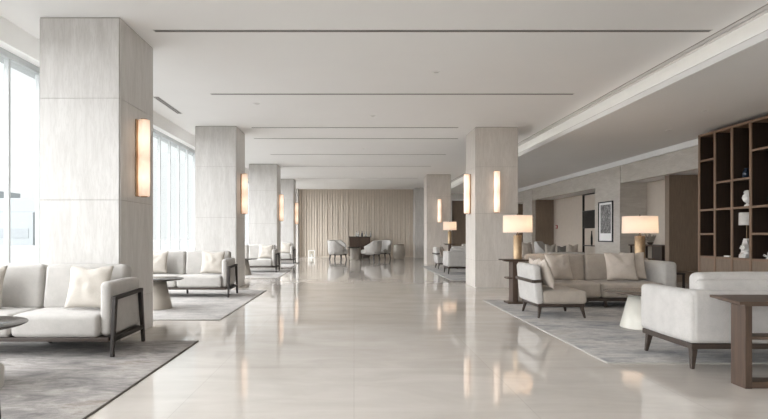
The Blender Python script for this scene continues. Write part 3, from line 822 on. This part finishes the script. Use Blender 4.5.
# ------------------------------------------------------------------ recess furniture on that side
t = thing('framed_picture', 'framed dark abstract print with white mat on the stone pier', 'picture', (XR, 16.28, 1.58))
hy, hz = .46, .61
b = MB()
b.box(-.035, 0, -hy, -hy + .035, -hz, hz); b.box(-.035, 0, hy - .035, hy, -hz, hz); b.box(-.035, 0, -hy, hy, hz - .035, hz); b.box(-.035, 0, -hy, hy, -hz, -hz + .035)
b.build('frame', M['black'], t)
MB().box(-.014, -.002, -hy + .03, hy - .03, -hz + .03, hz - .03).build('mat_board', M['white_trim'], t)
MB().box(-.018, -.012, -hy + .13, hy - .13, -hz + .26, hz - .10).build('print', M['art'], t)

t = thing('hall_console', 'dark console desk in the recess behind the bigger lamp', 'console table', (8.05, 14.6, 0))
MB().box(-.27, .27, -.95, .72, .88, .915, .004).build('tabletop', M['walnut'], t)
MB().box(-.25, .25, -.92, -.45, .08, .88, .004).build('drawer_unit', M['case_dark'], t)
for y in (.66,):
    for x in (-.22, .22): MB().bar((x, y, 0), (x, y, .88), .045, .045).build('leg', M['case_dark'], t)
for x in (-.22, .22): MB().bar((x, -.86, 0), (x, -.86, .08), .045, .045).build('leg', M['case_dark'], t)
tt = thing('potted_sprig', 'small grey-green sprig in a bowl on the recess console', 'plant', (7.98, 14.55, .915))
MB().lathe([(.04, 0), (.08, .05), (.085, .07)], seg=20).build('bowl', M['metal'], tt)
b = MB()
for i in range(26):
    a = i * 2.4; rr = .05 + .11 * random.random(); z = .10 + .22 * random.random()
    b.bar((0, 0, .05), (rr * math.cos(a), rr * math.sin(a), z), .008, .006, .035, .004, bev=0)
b.build('foliage', M['taupe_base'], tt)
lathe_thing('dark_bowl', 'small dark cup on the recess console, nearer the stone pier', 'bowl', (7.95, 15.05, .915), [('cup', [(.03, 0), (.06, .05), (.065, .12)], M['metal']), ('foot', [(.035, -.0), (.03, .01)], M['metal'])])

t = thing('tall_cabinet', 'tall built-in cabinet with black frame and dark screen beside the pier', 'cabinet', (8.49, 18.75, 0))
b = MB()
for z in (.02, .78, 1.42, 2.02, 2.62): b.box(-.12, 0, -1.05, 1.05, z, z + .035)
for y in (-1.05, 1.015): b.box(-.12, 0, y, y + .035, 0, 2.655)
b.build('frame', M['black'], t)
for (z0, z1) in ((.055, .78), (.815, 1.42), (2.055, 2.62)): MB().box(-.05, -.005, -1.01, 1.01, z0, z1).build('panel', M['beige_wall'], t)
MB().box(-.10, -.005, -1.01, 1.01, 1.455, 2.02).build('screen', M['black'], t)
lathe_thing('tall_vase', 'dark tall vase in the open cabinet bay below the screen', 'vase', (8.405, 19.1, .815), [('body', [(.02, 0), (.032, .05), (.034, .25), (.015, .42)], M['black']), ('neck', [(.015, .42), (.015, .5), (.02, .51)], M['black'])])
t = thing('fire_alarm', 'small red fire alarm button on the beige recess wall', 'fire alarm', (8.5, 22.6, 1.52))
MB().box(-.04, 0, -.07, .07, -.07, .07, .006).build('housing', M['red'], t); MB().box(-.045, -.04, -.035, .035, -.035, .035).build('button', M['white_trim'], t)

# ------------------------------------------------------------------ distant white lounge group past the column
a1 = dup(bs, (2.76, 16.0, zr), 0, 'white low sofa seen from behind past the sconce column, near the small lamp'); a1.scale = (.92, 1, 1.0)
a2 = dup(bs, (5.15, 14.3, zr), 0, 'low sofa seen from behind with a dark grey pillow, past the taupe sofa'); a2.scale = (.5, 1, .85)
GD = 'pillows on the distant white sofas'
for (x, y, z, w, m, l, s) in [(5.42, 14.94, .40, .30, M['cream_pillow'], 'white pillow on the distant sofa, beside the armchair', 1.), (5.74, 14.96, .40, .26, M['grey_pillow'], 'dark grey pillow amid the distant sofa', 2.), (6.03, 14.90, .40, .30, M['beige_pillow'], 'beige pillow at the pier end of the distant sofa', 3.)]:
    pillow((x, y, z), w, .53 if m is not M['grey_pillow'] else .49,   .12, R(-4), R(2 * s), m, l, GD, s)
t = make_lounge_sofa('distant sofa facing the camera behind the column with sconces', (4.9, 19.6, zr), M['grey_fabric'], M['grey_fabric'], 1.9)
e = make_lounge_sofa('distant sofa with two beige pillows, past the brass lamp', (6.22, 18.7, zr), M['taupe_sofa'], M['grey_fabric'], 1.15)
pillow((5.90, 18.42, .437), .36, .52, .15, R(14), R(3), M['beige_pillow'], 'beige pillow on the distant sofa, closer to the brass lamp', GD, 6.)
pillow((6.26, 18.42, .437), .34, .52, .14, R(14), R(-3), M['beige_pillow'], 'beige pillow on the distant sofa, closer to the white armchair', GD, 7.)
c2 = make_lounge_chair('distant cream lounge chair beside the small lamp, back to the aisle', (3.24, 18.9, zr), 0, M['white_fabric'], M['grey_fabric'])
pillow((3.13, 18.8, .425), .42, .42, .14, R(16), R(84), M['beige_pillow'], 'beige pillow in the distant cream lounge chair', GD, 8.)
# barrel chair maker (used here and at the far wall), opens to -y when rotz=0
def make_barrel(label, loc, rotz, fab=None, sc=1.0, group=None):
    fab = fab or M['white_fabric']
    t = thing('barrel_chair', label, 'chair', loc, rotz, group)
    t.scale = (sc, sc, sc)
    b = MB(); seg = 22; rows = []
    for i in range(seg + 1):
        th = R(-205 + 230 * i / seg) + PI  # wrap around the back (+y)
        a = R(-25) + R(230) * i / seg
        f = math.sin(PI * i / seg)
        h = .60 + .24 * min(1, f * 1.3) ** 1.5
        ro, ri = .335, .265
        fl = 1.0 + .07
        ring = []
        for (rr, zz) in ((ro * .90, .25), (ro, .42), (ro * fl, h - .03), (ro * fl - .015, h), (ri * fl + .015, h), (ri * fl, h - .03), (ri, .42), (ri * .9, .25)):
            ring.append(b.bm.verts.new((rr * math.cos(a), rr * math.sin(a), zz)))
        rows.append(ring)
    fs = []
    for i in range(seg):
        for k in range(8):
            k2 = (k + 1) % 8
            fs.append(b.bm.faces.new((rows[i][k], rows[i + 1][k], rows[i + 1][k2], rows[i][k2])))
    fs.append(b.bm.faces.new(rows[0][::-1])); fs.append(b.bm.faces.new(rows[-1]))
    b._set(fs, None, True)
    b.build('backrest', fab, t)
    MB().rbox(-.26, .26, -.33, .24, .27, .45, .06, (0, .01, .02), .002).build('seat', fab, t)
    MB().box(-.24, .24, -.27, .22, .225, .275, .006).build('base_frame', M['dark_wood'], t)
    for sx in (-1, 1):
        for sy in (-1, 1): MB().bar((sx * .25, sy * .23 - .03, 0), (sx * .22, sy * .20 - .03, .235), .026, .026, .042, .042).build('leg', M['dark_wood'], t)
    return t
make_barrel('distant white armchair next to the sofa with the dark grey pillow', (5.98, 16.9, zr), R(50), M['white_fabric'], 1.0).scale = (.9, .9, 1.15)
s3 = make_side_table('distant side table under the small lit lamp', (3.6, 20.3, zr)); s3.scale = (1, 1, 1.12)
make_lamp('small distant lit lamp with white drum shade in front of the far column', (3.6, 20.3, zr + .843), .25, .31, .075, .46, 6)

# ------------------------------------------------------------------ far group at the fluted wall
GB = 'barrel chairs at the far wall'
b0 = make_barrel('pale barrel chair in the front of the far group, window side', (-.78, 25.3, 0), R(112), None, 1.0, GB)
b0.scale = (1.3, 1.3, 1.1)
dup(b0, (.84, 25.3, 0), R(-118), 'pale barrel chair in the front of the far group, near the bar cabinet corner')
dup(b0, (-.82, 26.75, 0), R(30), 'pale barrel chair behind the front chair, window side of the bar cabinet')
dup(b0, (1.40, 26.7, 0), R(-30), 'pale barrel chair between the bar cabinet and drum stool')
t = thing('pedestal_table', 'round dark-topped table between the far barrel chairs', 'table', (.06, 25.95, 0))
MB().lathe([(.001, .58), (.38, .58), (.40, .60), (.40, .615), (.001, .615)], seg=44, cap=False).build('tabletop', M['dark_top'], t)
MB().lathe([(.27, 0), (.27, .02), (.25, .03), (.24, .58)], seg=36).build('base', M['taupe_base'], t)
t = thing('drum_stool', 'brown drum side table beside the far barrel chairs', 'side table', (2.2, 26.4, 0))
MB().lathe([(.23, 0), (.26, .03), (.285, .20), (.295, .35), (.285, .50), (.26, .66), (.24, .69)], seg=36).build('body', M['taupe_base'], t)
MB().lathe([(.245, .69), (.255, .70), (.25, .715), (.001, .715)], seg=36).build('top', M['brown_top'], t)
t = thing('bar_cabinet', 'brown bar cabinet against the fluted far wall', 'cabinet', (.30, 28.0, 0))
MB().box(-.54, .54, -.24, .24, .08, 1.06, .006).build('carcass', M['walnut'], t)
MB().box(-.58, .58, -.27, .27, 1.06, 1.10, .006).build('top', M['dark_wood'], t)
for sx in (-1, 1): MB().box(sx * .27 - .255, sx * .27 + .255, -.256, -.24, .12, 1.03, .004).build('door', M['walnut'], t)
MB().box(-.5, .5, -.2, .2, 0, .08).build('plinth', M['dark_wood'], t)
prof_b = [(.035, 0), (.04, .01), (.04, .15), (.015, .20), (.013, .25), (.016, .26)]
prof_d = [(.05, 0), (.065, .04), (.05, .12), (.02, .16), (.025, .22)]
bl = ['slim clear bottle at the window-side end of the bar cabinet', 'round clear decanter on the bar cabinet, next to the slim bottle', 'dark bottle in the middle of the bar cabinet', 'clear decanter past the dark bottle on the bar cabinet', 'clear bottle at the drum-stool end of the bar cabinet']
for i, x in enumerate((-.17, -.06, .12, .33, .56)):
    tt = thing('bottle' if i in (0, 2, 4) else 'decanter', bl[i], 'bottle', (.30 + x, 27.95, 1.10), 0, 'bottles on the bar cabinet')
    MB().lathe(prof_b if i in (0, 2, 4) else prof_d, seg=16).build('body', M['blue_glaze'] if i == 2 else M['bottle'], tt)
    MB().lathe([(.018, .255 if i in (0, 2, 4) else .215), (.02, .29 if i in (0, 2, 4) else .25), (.001, .30 if i in (0, 2, 4) else .27)], seg=12).build('stopper', M['metal'] if i == 2 else M['bottle'], tt)
t = thing('floor_lantern', 'small white box lantern on the floor before the fluted wall', 'lantern', (-2.2, 28.1, 0))
b = MB()
for sx in (-1, 1):
    for sy in (-1, 1): b.box(sx * .15 - .012, sx * .15 + .012, sy * .15 - .012, sy * .15 + .012, 0, .38)
b.box(-.165, .165, -.165, .165, 0, .02); b.box(-.165, .165, -.165, .165, .36, .39)
b.build('frame', M['white_trim'], t)
MB().lathe([(.05, .02), (.05, .20)], seg=16).build('candle', M['white_ceramic'], t)
MB().box(-.145, .145, -.145, .145, .02, .36).build('glass_pane', M['glass'], t)

# ------------------------------------------------------------------ light
w = bpy.data.worlds.new('world'); bpy.context.scene.world = w; w.use_nodes = True
nt = w.node_tree; bg = nt.nodes['Background']
tc = nt.nodes.new('ShaderNodeTexCoord'); sp = nt.nodes.new('ShaderNodeSeparateXYZ')
nt.links.new(tc.outputs['Generated'], sp.inputs[0])
nt.links.new(ramp(nt, sp.outputs['Z'], [(0.0, (0.93, 0.96, 0.97)), (1.0, (0.93, 0.96, 0.98))]), bg.inputs[0])
bg.inputs[1].default_value = 1.10
pl = bpy.data.lights.new('window_portal', 'AREA'); pl.shape = 'RECTANGLE'; pl.size = YF - YB; pl.size_y = 3.4
pl.cycles.is_portal = True
po = bpy.data.objects.new('window_portal', pl); C.objects.link(po); po.location = (XW - .15, (YB + YF) / 2, 1.8)
po.rotation_euler = Matrix(((0, 0, -1), (1, 0, 0), (0, -1, 0))).to_euler()

pl = bpy.data.lights.new('added_front_portal', 'AREA'); pl.shape = 'RECTANGLE'; pl.size = XC + 4.4; pl.size_y = 3.1
pl.cycles.is_portal = True  # samples sky light through the added glazed front
po = bpy.data.objects.new('added_front_portal', pl); C.objects.link(po); po.location = ((XC - 4.4) / 2, YB - .3, 1.65)
po.rotation_euler = (R(90), 0, 0)

def sky_sun(name, direction, energy, angle, col):
    L = bpy.data.lights.new(name, 'SUN'); L.energy = energy; L.angle = R(angle); L.color = col
    o = bpy.data.objects.new(name, L); C.objects.link(o); o.location = (-8, 0, 6)
    o.rotation_euler = Vector(direction).to_track_quat('-Z', 'Y').to_euler()
sky_sun('overcast_daylight', (1.0, 0.16, -0.30), 16.5, 116, (0.965, 0.965, 1.0))
sky_sun('added_front_fill', (0.10, 1.0, -0.18), 2.3, 110, (1.0, 0.98, 0.975))  # fill through the added front glazing, brightens camera-facing surfaces
sc = bpy.context.scene
sc.cycles.use_denoising = True
sc.cycles.diffuse_bounces = 6; sc.cycles.max_bounces = 12
sc.cycles.sample_clamp_indirect = 8.0
sc.view_settings.view_transform = 'Standard'
sc.view_settings.look = 'None'
sc.view_settings.exposure = 0.10
